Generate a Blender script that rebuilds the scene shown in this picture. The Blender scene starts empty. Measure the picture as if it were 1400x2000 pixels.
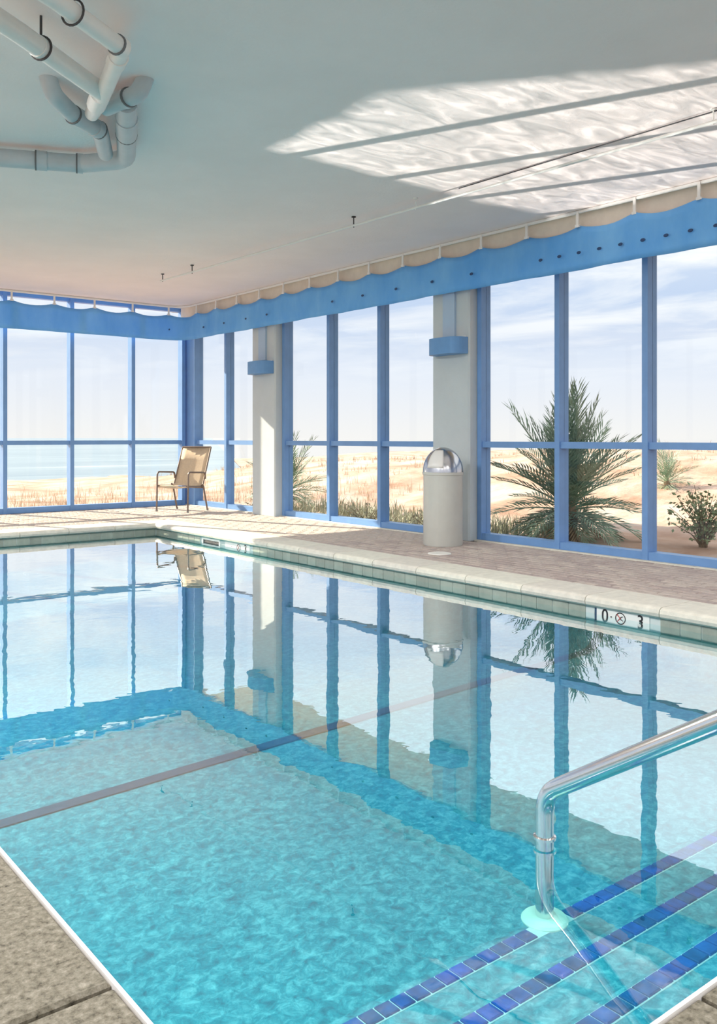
import bpy, bmesh, math, random
from mathutils import Vector, Matrix

sc = bpy.context.scene
COL = sc.collection
rnd = random.Random(7)
PI = math.pi

# ------------------------------------------------------------------ camera
F_PX, YAW, HOR, CAM_H = 1743.5, math.radians(38.588), 855.0, 1.15
cam_data = bpy.data.cameras.new('camera')
cam = bpy.data.objects.new('camera', cam_data)
COL.objects.link(cam)
cam.location = (0, 0, CAM_H)
cam.rotation_euler = (PI / 2, 0, -YAW)
cam_data.sensor_fit = 'VERTICAL'
cam_data.sensor_height = 36.0
cam_data.lens = F_PX * 36.0 / 2000.0
cam_data.shift_y = -(1000.0 - HOR) / 2000.0
cam_data.clip_end = 6000
cam_data.clip_start = 0.05
sc.camera = cam

# ------------------------------------------------------------------ exposure
sc.view_settings.view_transform = 'Standard'
sc.view_settings.look = 'None'
sc.view_settings.gamma = 1.0
sc.view_settings.use_curve_mapping = False
sc.view_settings.exposure = 0.84
try:
    sc.cycles.max_bounces = 14
    sc.cycles.diffuse_bounces = 6
    sc.cycles.glossy_bounces = 5
    sc.cycles.transparent_max_bounces = 24
    sc.cycles.sample_clamp_indirect = 6.0
    sc.cycles.caustics_reflective = False
    sc.cycles.caustics_refractive = False
except Exception:
    pass


# ------------------------------------------------------------------ node helpers
def ramp(nt, stops, interp='LINEAR'):
    n = nt.nodes.new('ShaderNodeValToRGB')
    n.color_ramp.interpolation = interp
    el = n.color_ramp.elements
    while len(el) < len(stops):
        el.new(0.5)
    for e, (p, c) in zip(el, stops):
        e.position = p
        e.color = (c[0], c[1], c[2], 1)
    return n


def mth(nt, op, a, b=None, c=None, clamp=False):
    n = nt.nodes.new('ShaderNodeMath')
    n.operation = op
    n.use_clamp = clamp
    for i, v in enumerate((a, b, c)):
        if v is None:
            continue
        if isinstance(v, (int, float)):
            n.inputs[i].default_value = v
        else:
            nt.links.new(v, n.inputs[i])
    return n.outputs[0]


def noise(nt, vec, scale, detail=3.0, rough=0.5, distort=0.0):
    n = nt.nodes.new('ShaderNodeTexNoise')
    n.inputs['Scale'].default_value = scale
    n.inputs['Detail'].default_value = detail
    n.inputs['Roughness'].default_value = rough
    n.inputs['Distortion'].default_value = distort
    if vec is not None:
        nt.links.new(vec, n.inputs['Vector'])
    return n.outputs['Fac']


def mapping(nt, vec, scale=(1, 1, 1), loc=(0, 0, 0), rot=(0, 0, 0)):
    n = nt.nodes.new('ShaderNodeMapping')
    n.inputs['Scale'].default_value = scale
    n.inputs['Location'].default_value = loc
    n.inputs['Rotation'].default_value = rot
    nt.links.new(vec, n.inputs['Vector'])
    return n.outputs['Vector']


# ------------------------------------------------------------------ sky
SKY_STRENGTH = 0.59
world = bpy.data.worlds.new('sky')
sc.world = world
world.use_nodes = True
wt = world.node_tree
wt.nodes.clear()
tc = wt.nodes.new('ShaderNodeTexCoord')
sep = wt.nodes.new('ShaderNodeSeparateXYZ')
wt.links.new(tc.outputs['Generated'], sep.inputs[0])
grad = ramp(wt, [(0.0, (0.95, 0.92, 0.90)), (0.06, (0.84, 0.87, 0.95)), (0.15, (0.60, 0.71, 0.92)),
                 (0.23, (0.78, 0.85, 0.98)), (0.36, (1.48, 1.50, 1.54)), (1.0, (1.45, 1.48, 1.55))])
wt.links.new(mth(wt, 'MAXIMUM', sep.outputs[2], 0.0), grad.inputs[0])
# clouds projected on a high flat layer
zc = mth(wt, 'MAXIMUM', mth(wt, 'ADD', sep.outputs[2], 0.06), 0.03)
comb = wt.nodes.new('ShaderNodeCombineXYZ')
wt.links.new(mth(wt, 'DIVIDE', sep.outputs[0], zc), comb.inputs[0])
wt.links.new(mth(wt, 'DIVIDE', sep.outputs[1], zc), comb.inputs[1])
cv = mapping(wt, comb.outputs[0], scale=(0.9, 0.6, 1), loc=(1.3, 4.2, 0))
cn = noise(wt, cv, 1.1, 7.0, 0.60, 0.5)
cr = ramp(wt, [(0.44, (0, 0, 0)), (0.62, (1, 1, 1))])
wt.links.new(cn, cr.inputs[0])
mixc = wt.nodes.new('ShaderNodeMixRGB')
mixc.inputs[2].default_value = (1.12, 1.10, 1.07, 1)
wt.links.new(mth(wt, 'MULTIPLY', mth(wt, 'MULTIPLY', cr.outputs[0], 0.85), mth(wt, 'DIVIDE', mth(wt, 'SUBTRACT', sep.outputs[2], 0.05), 0.10, clamp=True)), mixc.inputs[0])
wt.links.new(grad.outputs[0], mixc.inputs[1])
bg = wt.nodes.new('ShaderNodeBackground')
bg.inputs[1].default_value = SKY_STRENGTH
wt.links.new(mixc.outputs[0], bg.inputs[0])
wo = wt.nodes.new('ShaderNodeOutputWorld')
wt.links.new(bg.outputs[0], wo.inputs[0])

# ------------------------------------------------------------------ sun
SUN_DIR = Vector((0.36, -1.0, -0.56)).normalized()
sd = bpy.data.lights.new('sun', 'SUN')
sd.energy = 6.8
sd.angle = math.radians(0.6)
sd.color = (1.0, 0.85, 0.66)
sun = bpy.data.objects.new('sun', sd)
COL.objects.link(sun)
sun.rotation_euler = SUN_DIR.to_track_quat('-Z', 'Y').to_euler()
sun.location = (-20, 60, 35)

# ------------------------------------------------------------------ dimensions (metres)
XR, YB = 7.28, 13.82          # inner faces of right and far window walls
XL, YN = -3.0, -4.2           # room limits behind and left of the viewer
ZC = 3.36                     # ceiling
PX0, PX1, PY0, PY1 = 0.776, 5.40, 1.01, 11.15   # pool rim
ZW = -0.13                    # water level
BAY = 1.028

# added spot lamp standing in for sun glint; ceiling patch drawn in its nodes
GL = Vector((3.6, 9.8, -0.10))
gd = bpy.data.lights.new('glint_stand_in_lamp', 'SPOT')
gd.energy = 1.0
gd.color = (1.0, 0.95, 0.87)
gd.spot_size = math.radians(172)
gd.spot_blend = 0.0
gd.shadow_soft_size = 0.0
gd.use_nodes = True
g = gd.node_tree
g.nodes.clear()
gt = g.nodes.new('ShaderNodeTexCoord')
gs = g.nodes.new('ShaderNodeSeparateXYZ')
g.links.new(gt.outputs['Normal'], gs.inputs[0])
DZ = ZC - GL.z
rx = mth(g, 'DIVIDE', gs.outputs[0], mth(g, 'MULTIPLY', gs.outputs[2], -1.0))
ry = mth(g, 'DIVIDE', gs.outputs[1], gs.outputs[2])
cxn = mth(g, 'MULTIPLY_ADD', rx, DZ, GL.x)
cyn = mth(g, 'MULTIPLY_ADD', ry, DZ, GL.y)
gc = g.nodes.new('ShaderNodeCombineXYZ')
g.links.new(cxn, gc.inputs[0])
g.links.new(cyn, gc.inputs[1])
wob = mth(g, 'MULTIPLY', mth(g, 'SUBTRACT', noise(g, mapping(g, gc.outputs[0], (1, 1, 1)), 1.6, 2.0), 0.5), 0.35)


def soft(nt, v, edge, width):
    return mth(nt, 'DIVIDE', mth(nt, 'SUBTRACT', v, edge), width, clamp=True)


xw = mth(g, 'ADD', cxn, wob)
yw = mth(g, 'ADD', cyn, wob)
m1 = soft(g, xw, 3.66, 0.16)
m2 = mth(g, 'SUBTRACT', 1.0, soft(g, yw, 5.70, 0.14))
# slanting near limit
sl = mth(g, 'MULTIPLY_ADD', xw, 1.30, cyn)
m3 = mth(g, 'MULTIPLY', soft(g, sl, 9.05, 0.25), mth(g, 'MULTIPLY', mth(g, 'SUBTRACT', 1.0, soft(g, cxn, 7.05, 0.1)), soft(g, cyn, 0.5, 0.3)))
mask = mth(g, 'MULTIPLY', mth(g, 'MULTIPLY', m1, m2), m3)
# mullion shadow bars drawn into the lamp, slanted along the sun direction
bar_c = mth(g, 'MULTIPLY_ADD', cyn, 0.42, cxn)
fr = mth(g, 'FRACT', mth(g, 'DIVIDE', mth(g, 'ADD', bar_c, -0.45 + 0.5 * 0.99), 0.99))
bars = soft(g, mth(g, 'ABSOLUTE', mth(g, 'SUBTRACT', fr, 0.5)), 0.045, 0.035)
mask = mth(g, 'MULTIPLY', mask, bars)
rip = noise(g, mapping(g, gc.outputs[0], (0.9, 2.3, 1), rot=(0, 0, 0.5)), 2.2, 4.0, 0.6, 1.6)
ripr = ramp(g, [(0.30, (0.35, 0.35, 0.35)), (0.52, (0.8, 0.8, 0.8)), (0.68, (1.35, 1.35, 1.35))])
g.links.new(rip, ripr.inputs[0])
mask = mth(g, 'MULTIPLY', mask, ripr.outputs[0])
r2 = mth(g, 'ADD', mth(g, 'ADD', mth(g, 'MULTIPLY', rx, rx), mth(g, 'MULTIPLY', ry, ry)), 1.0)
comp = mth(g, 'POWER', r2, 1.5)
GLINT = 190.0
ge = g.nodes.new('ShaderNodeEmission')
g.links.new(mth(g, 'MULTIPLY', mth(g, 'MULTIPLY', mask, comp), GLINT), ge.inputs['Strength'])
go = g.nodes.new('ShaderNodeOutputLight')
g.links.new(ge.outputs[0], go.inputs[0])
glint = bpy.data.objects.new('glint_stand_in_lamp', gd)
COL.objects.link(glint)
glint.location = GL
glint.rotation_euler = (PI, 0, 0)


# ------------------------------------------------------------------ materials
def new_mat(name):
    m = bpy.data.materials.new(name)
    m.use_nodes = True
    nt = m.node_tree
    nt.nodes.clear()
    out = nt.nodes.new('ShaderNodeOutputMaterial')
    return m, nt, out


def plain(name, col, rough=0.6, metal=0.0, var=0.0, scale=8.0, bump=0.0, bscale=60.0, spec=0.4, objvar=0.0):
    m, nt, out = new_mat(name)
    p = nt.nodes.new('ShaderNodeBsdfPrincipled')
    p.inputs['Roughness'].default_value = rough
    p.inputs['Metallic'].default_value = metal
    p.inputs['Specular IOR Level'].default_value = spec
    t = nt.nodes.new('ShaderNodeTexCoord')
    geo = nt.nodes.new('ShaderNodeNewGeometry')
    k = var if var > 0 else 0.02
    lo = tuple(max(0, c * (1 - k)) for c in col)
    hi = tuple(min(1, c * (1 + k)) for c in col)
    r = ramp(nt, [(0.3, lo), (0.7, hi)])
    nt.links.new(noise(nt, geo.outputs['Position'], scale, 4.0, 0.6), r.inputs[0])
    colo = r.outputs[0]
    if objvar > 0:
        oi = nt.nodes.new('ShaderNodeObjectInfo')
        hsv = nt.nodes.new('ShaderNodeHueSaturation')
        nt.links.new(colo, hsv.inputs['Color'])
        nt.links.new(mth(nt, 'MULTIPLY_ADD', oi.outputs['Random'], objvar, 1.0 - objvar / 2), hsv.inputs['Value'])
        nt.links.new(mth(nt, 'MULTIPLY_ADD', oi.outputs['Random'], 0.03, 0.485), hsv.inputs['Hue'])
        colo = hsv.outputs[0]
    nt.links.new(colo, p.inputs['Base Color'])
    if bump > 0:
        b = nt.nodes.new('ShaderNodeBump')
        b.inputs['Strength'].default_value = bump
        b.inputs['Distance'].default_value = 0.01
        nt.links.new(noise(nt, geo.outputs['Position'], bscale, 4.0, 0.6), b.inputs['Height'])
        nt.links.new(b.outputs[0], p.inputs['Normal'])
    nt.links.new(p.outputs[0], out.inputs[0])
    return m


M = {}
M['ceiling'] = plain('painted_ceiling', (0.96, 0.87, 0.85), 0.9, var=0.03, scale=1.2, bump=0.25, bscale=40)
M['header'] = plain('beige_header', (0.80, 0.72, 0.62), 0.8, var=0.05)
M['white_paint'] = plain('white_paint', (0.84, 0.84, 0.83), 0.5)
M['column'] = plain('column_paint', (0.57, 0.63, 0.65), 0.8, var=0.03, scale=3, bump=0.15)
M['frame'] = plain('blue_frame', (0.17, 0.33, 0.62), 0.42, var=0.06, scale=5)
M['sconce'] = plain('blue_sconce', (0.14, 0.32, 0.60), 0.5, var=0.05)
M['strip'] = plain('blue_grey_strip', (0.42, 0.56, 0.72), 0.6)
M['pvc'] = plain('white_pvc', (0.82, 0.82, 0.80), 0.35, var=0.03)
M['pvc_grey'] = plain('grey_pvc', (0.50, 0.57, 0.61), 0.45, var=0.05)
M['dark'] = plain('dark_metal', (0.05, 0.05, 0.055), 0.5)
M['coping'] = plain('coping_stone', (0.72, 0.69, 0.60), 0.7, var=0.10, scale=14, bump=0.25, bscale=90, objvar=0.08)
M['brick'] = plain('paver', (0.49, 0.41, 0.37), 0.85, var=0.14, scale=18, bump=0.4, bscale=70, objvar=0.28)
M['mortar'] = plain('paver_joint', (0.22, 0.18, 0.16), 0.95, var=0.1)
M['tile'] = plain('waterline_tile', (0.36, 0.40, 0.34), 0.3, var=0.12, scale=10, objvar=0.25)
M['grout'] = plain('tile_grout', (0.66, 0.72, 0.70), 0.8)
M['marker'] = plain('marker_tile', (0.86, 0.86, 0.82), 0.25)
M['ink'] = plain('marker_black', (0.012, 0.012, 0.014), 0.4)
M['red'] = plain('marker_red', (0.45, 0.03, 0.03), 0.4)
M['navy'] = plain('navy_glazed_tile', (0.008, 0.09, 0.30), 0.5, var=0.35, scale=26, spec=0.2, objvar=0.5)
M['lane'] = plain('dark_lane_tile', (0.02, 0.06, 0.12), 0.4, var=0.2, scale=30)
M['trim_white'] = plain('white_edge', (0.88, 0.86, 0.84), 0.5)
M['chrome'] = plain('brushed_steel', (0.74, 0.74, 0.73), 0.16, metal=1.0, var=0.02)
M['flange'] = plain('flange_white', (0.92, 0.90, 0.74), 0.4)
M['can'] = plain('cream_metal', (0.58, 0.58, 0.53), 0.4, var=0.03)
M['can_dome'] = plain('steel_dome', (0.52, 0.52, 0.54), 0.22, metal=1.0, var=0.04)
M['flap'] = plain('can_flap', (0.80, 0.78, 0.74), 0.35)
M['bronze'] = plain('bronze_tube', (0.20, 0.15, 0.12), 0.4, metal=0.3)
M['sling'] = plain('beige_sling', (0.66, 0.52, 0.36), 0.8, var=0.08, scale=40)
M['rubber'] = plain('rubber_foot', (0.25, 0.24, 0.24), 0.7)
M['trunk'] = plain('palm_trunk', (0.22, 0.16, 0.10), 0.9, var=0.3, scale=30)
M['palm'] = plain('palm_green', (0.24, 0.35, 0.24), 0.5, var=0.35, scale=6, objvar=0.5)
M['palm_dry'] = plain('palm_dry', (0.46, 0.37, 0.22), 0.7, var=0.25, scale=6, objvar=0.3)
M['shrub'] = plain('shrub_green', (0.24, 0.30, 0.16), 0.6, var=0.4, scale=9)
M['scrub'] = plain('grey_green_scrub', (0.34, 0.36, 0.26), 0.8, var=0.35, scale=4)
M['grass'] = plain('dune_grass', (0.56, 0.43, 0.30), 0.8, var=0.35, scale=2)
M['sofit'] = plain('soffit', (0.70, 0.72, 0.60), 0.9, var=0.05)
M['valance_clip'] = plain('white_clip', (0.85, 0.84, 0.82), 0.5)
M['grommet'] = plain('grommet_navy', (0.02, 0.06, 0.17), 0.4)
M['lid'] = plain('skimmer_lid', (0.84, 0.82, 0.76), 0.5)


def slab_mat():
    m, nt, out = new_mat('exposed_aggregate_concrete')
    p = nt.nodes.new('ShaderNodeBsdfPrincipled')
    p.inputs['Roughness'].default_value = 0.9
    geo = nt.nodes.new('ShaderNodeNewGeometry')
    P = geo.outputs['Position']
    n1 = noise(nt, P, 55.0, 5.0, 0.7)
    r1 = ramp(nt, [(0.30, (0.034, 0.03, 0.02)), (0.45, (0.13, 0.118, 0.087)), (0.58, (0.19, 0.175, 0.138)), (0.78, (0.33, 0.305, 0.25))])
    nt.links.new(n1, r1.inputs[0])
    n2 = noise(nt, P, 3.0, 3.0)
    r2_ = ramp(nt, [(0.3, (0.86, 0.84, 0.80)), (0.7, (1.0, 1.0, 1.0))])
    nt.links.new(n2, r2_.inputs[0])
    mx = nt.nodes.new('ShaderNodeMixRGB')
    mx.blend_type = 'MULTIPLY'
    mx.inputs[0].default_value = 1.0
    nt.links.new(r1.outputs[0], mx.inputs[1])
    nt.links.new(r2_.outputs[0], mx.inputs[2])
    nt.links.new(mx.outputs[0], p.inputs['Base Color'])
    b = nt.nodes.new('ShaderNodeBump')
    b.inputs['Strength'].default_value = 0.7
    b.inputs['Distance'].default_value = 0.006
    nt.links.new(noise(nt, P, 70.0, 4.0, 0.6), b.inputs['Height'])
    nt.links.new(b.outputs[0], p.inputs['Normal'])
    nt.links.new(p.outputs[0], out.inputs[0])
    return m


M['slab'] = slab_mat()


def plaster_mat():
    m, nt, out = new_mat('pool_plaster')
    p = nt.nodes.new('ShaderNodeBsdfPrincipled')
    p.inputs['Roughness'].default_value = 0.7
    geo = nt.nodes.new('ShaderNodeNewGeometry')
    P = geo.outputs['Position']
    r1 = ramp(nt, [(0.30, (0.007, 0.12, 0.175)), (0.48, (0.026, 0.275, 0.335)), (0.70, (0.24, 0.54, 0.57))])
    nt.links.new(noise(nt, P, 24.0, 6.0, 0.74, 0.5), r1.inputs[0])
    r2_ = ramp(nt, [(0.3, (0.88, 0.92, 0.94)), (0.7, (1, 1, 1))])
    nt.links.new(noise(nt, P, 2.2, 3.0), r2_.inputs[0])
    mx = nt.nodes.new('ShaderNodeMixRGB')
    mx.blend_type = 'MULTIPLY'
    mx.inputs[0].default_value = 1.0
    nt.links.new(r1.outputs[0], mx.inputs[1])
    nt.links.new(r2_.outputs[0], mx.inputs[2])
    nt.links.new(mx.outputs[0], p.inputs['Base Color'])
    nt.links.new(p.outputs[0], out.inputs[0])
    return m


M['plaster'] = plaster_mat()


def water_mat():
    m, nt, out = new_mat('pool_water')
    geo = nt.nodes.new('ShaderNodeNewGeometry')
    P = geo.outputs['Position']
    b = nt.nodes.new('ShaderNodeBump')
    b.inputs['Strength'].default_value = 0.35
    b.inputs['Distance'].default_value = 0.0035
    h1 = noise(nt, mapping(nt, P, (1, 1, 1)), 2.6, 2.0, 0.5, 0.4)
    h2 = noise(nt, mapping(nt, P, (1, 1, 1)), 11.0, 2.0, 0.5)
    nt.links.new(mth(nt, 'MULTIPLY_ADD', h2, 0.10, h1), b.inputs['Height'])
    lw = nt.nodes.new('ShaderNodeLayerWeight')
    nt.links.new(b.outputs[0], lw.inputs['Normal'])
    schlick = mth(nt, 'MULTIPLY_ADD', mth(nt, 'POWER', lw.outputs['Facing'], 5.0), 0.98, 0.02)
    fac = mth(nt, 'SUBTRACT', 1.0, mth(nt, 'EXPONENT', mth(nt, 'MULTIPLY', schlick, -4.2)), clamp=True)
    tr = nt.nodes.new('ShaderNodeBsdfTransparent')
    tr.inputs[0].default_value = (0.54, 0.94, 0.99, 1)
    gl = nt.nodes.new('ShaderNodeBsdfGlossy')
    gl.inputs['Roughness'].default_value = 0.0
    gl.inputs[0].default_value = (1, 1, 1, 1)
    nt.links.new(b.outputs[0], gl.inputs['Normal'])
    mx = nt.nodes.new('ShaderNodeMixShader')
    nt.links.new(fac, mx.inputs[0])
    nt.links.new(tr.outputs[0], mx.inputs[1])
    nt.links.new(gl.outputs[0], mx.inputs[2])
    nt.links.new(mx.outputs[0], out.inputs[0])
    return m


M['water'] = water_mat()


def glass_mat():
    m, nt, out = new_mat('window_glass')
    lw = nt.nodes.new('ShaderNodeLayerWeight')
    schlick = mth(nt, 'MULTIPLY_ADD', mth(nt, 'POWER', lw.outputs['Facing'], 5.0), 0.5, 0.02)
    tr = nt.nodes.new('ShaderNodeBsdfTransparent')
    tr.inputs[0].default_value = (0.97, 0.985, 0.985, 1)
    gl = nt.nodes.new('ShaderNodeBsdfGlossy')
    gl.inputs['Roughness'].default_value = 0.0
    mx = nt.nodes.new('ShaderNodeMixShader')
    nt.links.new(schlick, mx.inputs[0])
    nt.links.new(tr.outputs[0], mx.inputs[1])
    nt.links.new(gl.outputs[0], mx.inputs[2])
    nt.links.new(mx.outputs[0], out.inputs[0])
    return m


M['glass'] = glass_mat()


def fabric_mat():
    m, nt, out = new_mat('blue_valance_cloth')
    geo = nt.nodes.new('ShaderNodeNewGeometry')
    P = geo.outputs['Position']
    r1 = ramp(nt, [(0.3, (0.13, 0.45, 0.95)), (0.7, (0.22, 0.57, 1.0))])
    nt.links.new(noise(nt, mapping(nt, P, (1, 1, 0.5)), 3.0, 5.0, 0.6), r1.inputs[0])
    p = nt.nodes.new('ShaderNodeBsdfPrincipled')
    p.inputs['Roughness'].default_value = 0.75
    nt.links.new(r1.outputs[0], p.inputs['Base Color'])
    t = nt.nodes.new('ShaderNodeBsdfTranslucent')
    nt.links.new(r1.outputs[0], t.inputs[0])
    b = nt.nodes.new('ShaderNodeBump')
    b.inputs['Strength'].default_value = 0.4
    b.inputs['Distance'].default_value = 0.02
    nt.links.new(noise(nt, mapping(nt, P, (1, 1, 0.35)), 7.0, 3.0), b.inputs['Height'])
    nt.links.new(b.outputs[0], p.inputs['Normal'])
    mx = nt.nodes.new('ShaderNodeMixShader')
    mx.inputs[0].default_value = 0.12
    nt.links.new(p.outputs[0], mx.inputs[1])
    nt.links.new(t.outputs[0], mx.inputs[2])
    nt.links.new(mx.outputs[0], out.inputs[0])
    return m


M['fabric'] = fabric_mat()


def sand_mat():
    m, nt, out = new_mat('beach_sand')
    p = nt.nodes.new('ShaderNodeBsdfPrincipled')
    p.inputs['Roughness'].default_value = 0.95
    p.inputs['Specular IOR Level'].default_value = 0.1
    geo = nt.nodes.new('ShaderNodeNewGeometry')
    P = geo.outputs['Position']
    r1 = ramp(nt, [(0.32, (0.33, 0.20, 0.14)), (0.45, (0.44, 0.30, 0.23)), (0.58, (0.53, 0.42, 0.36)), (0.75, (0.60, 0.51, 0.46))])
    nt.links.new(noise(nt, mapping(nt, P, (1, 1, 2)), 0.55, 6.0, 0.62, 0.4), r1.inputs[0])
    nt.links.new(r1.outputs[0], p.inputs['Base Color'])
    b = nt.nodes.new('ShaderNodeBump')
    b.inputs['Strength'].default_value = 0.6
    b.inputs['Distance'].default_value = 0.08
    nt.links.new(noise(nt, P, 3.0, 6.0, 0.6), b.inputs['Height'])
    nt.links.new(b.outputs[0], p.inputs['Normal'])
    nt.links.new(p.outputs[0], out.inputs[0])
    return m


M['sand'] = sand_mat()


def sea_mat():
    m, nt, out = new_mat('sea_water')
    p = nt.nodes.new('ShaderNodeBsdfPrincipled')
    p.inputs['Roughness'].default_value = 0.35
    geo = nt.nodes.new('ShaderNodeNewGeometry')
    P = geo.outputs['Position']
    r1 = ramp(nt, [(0.35, (0.15, 0.22, 0.28)), (0.6, (0.22, 0.30, 0.35)), (0.72, (0.45, 0.50, 0.52))])
    nt.links.new(noise(nt, mapping(nt, P, (0.012, 0.09, 1)), 1.5, 4.0, 0.6), r1.inputs[0])
    nt.links.new(r1.outputs[0], p.inputs['Base Color'])
    b = nt.nodes.new('ShaderNodeBump')
    b.inputs['Strength'].default_value = 0.5
    b.inputs['Distance'].default_value = 0.3
    nt.links.new(noise(nt, mapping(nt, P, (0.3, 1, 1)), 0.5, 4.0), b.inputs['Height'])
    nt.links.new(b.outputs[0], p.inputs['Normal'])
    nt.links.new(p.outputs[0], out.inputs[0])
    return m


M['sea'] = sea_mat()


# ------------------------------------------------------------------ mesh helpers
class MB:
    def __init__(self):
        self.v = []
        self.f = []

    def box(self, x0, y0, z0, x1, y1, z1):
        n = len(self.v)
        self.v += [(x0, y0, z0), (x1, y0, z0), (x1, y1, z0), (x0, y1, z0),
                   (x0, y0, z1), (x1, y0, z1), (x1, y1, z1), (x0, y1, z1)]
        self.f += [tuple(n + i for i in q) for q in
                   ((0, 3, 2, 1), (4, 5, 6, 7), (0, 1, 5, 4), (1, 2, 6, 5), (2, 3, 7, 6), (3, 0, 4, 7))]
        return self

    def cham(self, x0, y0, z0, x1, y1, z1, c):
        """box with its upper edges chamfered"""
        n = len(self.v)
        self.v += [(x0, y0, z0), (x1, y0, z0), (x1, y1, z0), (x0, y1, z0),
                   (x0, y0, z1 - c), (x1, y0, z1 - c), (x1, y1, z1 - c), (x0, y1, z1 - c),
                   (x0 + c, y0 + c, z1), (x1 - c, y0 + c, z1), (x1 - c, y1 - c, z1), (x0 + c, y1 - c, z1)]
        self.f += [tuple(n + i for i in q) for q in
                   ((0, 3, 2, 1), (0, 1, 5, 4), (1, 2, 6, 5), (2, 3, 7, 6), (3, 0, 4, 7),
                    (4, 5, 9, 8), (5, 6, 10, 9), (6, 7, 11, 10), (7, 4, 8, 11), (8, 9, 10, 11))]
        return self

    def tube(self, pts, r, n=10, caps=True):
        pts = [Vector(p) for p in pts]
        rs = r if isinstance(r, (list, tuple)) else [r] * len(pts)
        t0 = (pts[1] - pts[0]).normalized()
        ref = Vector((0, 0, 1)) if abs(t0.z) < 0.9 else Vector((1, 0, 0))
        u = t0.cross(ref).normalized()
        rings = []
        for i, p in enumerate(pts):
            if i == 0:
                t = t0
            elif i == len(pts) - 1:
                t = (pts[i] - pts[i - 1]).normalized()
            else:
                t = ((pts[i + 1] - pts[i]).normalized() + (pts[i] - pts[i - 1]).normalized()).normalized()
            u = (u - t * u.dot(t)).normalized()
            w = t.cross(u)
            base = len(self.v)
            for k in range(n):
                a = 2 * PI * k / n
                self.v.append(tuple(p + (u * math.cos(a) + w * math.sin(a)) * rs[i]))
            rings.append(base)
        for a, b in zip(rings, rings[1:]):
            for k in range(n):
                self.f.append((a + k, a + (k + 1) % n, b + (k + 1) % n, b + k))
        if caps:
            self.f.append(tuple(rings[0] + k for k in reversed(range(n))))
            self.f.append(tuple(rings[-1] + k for k in range(n)))
        return self

    def lathe(self, prof, n=32, c=(0, 0, 0), a0=0.0, a1=2 * PI):
        full = abs(a1 - a0 - 2 * PI) < 1e-6
        m = n if full else n + 1
        base = len(self.v)
        for r, z in prof:
            for k in range(m):
                a = a0 + (a1 - a0) * k / n
                self.v.append((c[0] + r * math.cos(a), c[1] + r * math.sin(a), c[2] + z))
        for i in range(len(prof) - 1):
            for k in range(n):
                k2 = (k + 1) % m if full else k + 1
                self.f.append((base + i * m + k, base + i * m + k2, base + (i + 1) * m + k2, base + (i + 1) * m + k))
        return self

    def mesh(self, name, mat, smooth=False):
        me = bpy.data.meshes.new(name)
        me.from_pydata(self.v, [], self.f)
        me.validate()
        bm = bmesh.new()
        bm.from_mesh(me)
        bmesh.ops.recalc_face_normals(bm, faces=bm.faces)
        bm.to_mesh(me)
        bm.free()
        if mat is not None:
            me.materials.append(mat)
        if smooth:
            for p in me.polygons:
                p.use_smooth = True
            try:
                me.set_sharp_from_angle(angle=math.radians(40))
            except Exception:
                pass
        me.update()
        return me

    def build(self, name, mat, parent=None, smooth=False):
        return place(name, self.mesh(name, mat, smooth), parent)


def place(name, me, parent=None, loc=None, rot=None, scale=None):
    o = bpy.data.objects.new(name, me)
    COL.objects.link(o)
    if parent is not None:
        o.parent = parent
    if loc is not None:
        o.location = loc
    if rot is not None:
        o.rotation_euler = rot
    if scale is not None:
        o.scale = scale
    return o


def empty(name, loc=(0, 0, 0), rz=0.0):
    o = bpy.data.objects.new(name, None)
    o.empty_display_size = 0.1
    COL.objects.link(o)
    o.location = loc
    o.rotation_euler = (0, 0, rz)
    return o


def tag(o, label=None, cat=None, group=None, kind=None):
    if label:
        o['label'] = label
    if cat:
        o['category'] = cat
    if group:
        o['group'] = group
    if kind:
        o['kind'] = kind
    return o


def arc(c, u, w, r, a0, a1, n=8):
    c, u, w = Vector(c), Vector(u), Vector(w)
    return [c + (u * math.cos(a0 + (a1 - a0) * i / n) + w * math.sin(a0 + (a1 - a0) * i / n)) * r for i in range(n + 1)]


def bend(pts, r, n=6):
    """polyline with rounded corners of radius r"""
    pts = [Vector(p) for p in pts]
    out = [pts[0]]
    for a, b, c in zip(pts, pts[1:], pts[2:]):
        d1 = (a - b).normalized()
        d2 = (c - b).normalized()
        ang = d1.angle(d2)
        if ang > PI - 0.05:
            out.append(b)
            continue
        k = min(r / math.tan(ang / 2), (a - b).length * 0.49, (c - b).length * 0.49)
        p1, p2 = b + d1 * k, b + d2 * k
        for i in range(n + 1):
            t = i / n
            out.append(p1 * (1 - t) ** 2 + b * 2 * t * (1 - t) + p2 * t * t)
    out.append(pts[-1])
    return out


def S(t):
    t = max(0.0, min(1.0, t))
    return t * t * (3 - 2 * t)


# ================================================================== STRUCTURE
# ---- ceiling
ceil = MB().box(XL - 0.3, YN - 0.3, ZC, XR + 0.28, YB + 0.22, ZC + 0.25).build('ceiling', M['ceiling'])
tag(ceil, 'flat pale grey-green painted ceiling over the pool', kind='structure')

# ---- deck: base slab with four strips round the pool
fl = MB()
fl.box(XL - 0.3, YN - 0.3, -0.62, PX0 - 0.02, YB + 0.25, -0.075)
fl.box(PX1 + 0.02, YN - 0.3, -0.62, XR + 0.28, YB + 0.25, -0.012 - 0.05)
fl.box(PX0 - 0.02, YN - 0.3, -0.62, PX1 + 0.02, PY0 - 0.02, -0.075)
fl.box(PX0 - 0.02, PY1 + 0.02, -0.62, PX1 + 0.02, YB + 0.25, -0.012 - 0.05)
floor = fl.build('floor', M['mortar'])
tag(floor, 'pool deck of brick pavers, pale coping and concrete slabs', kind='structure')
CW = 0.36
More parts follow.
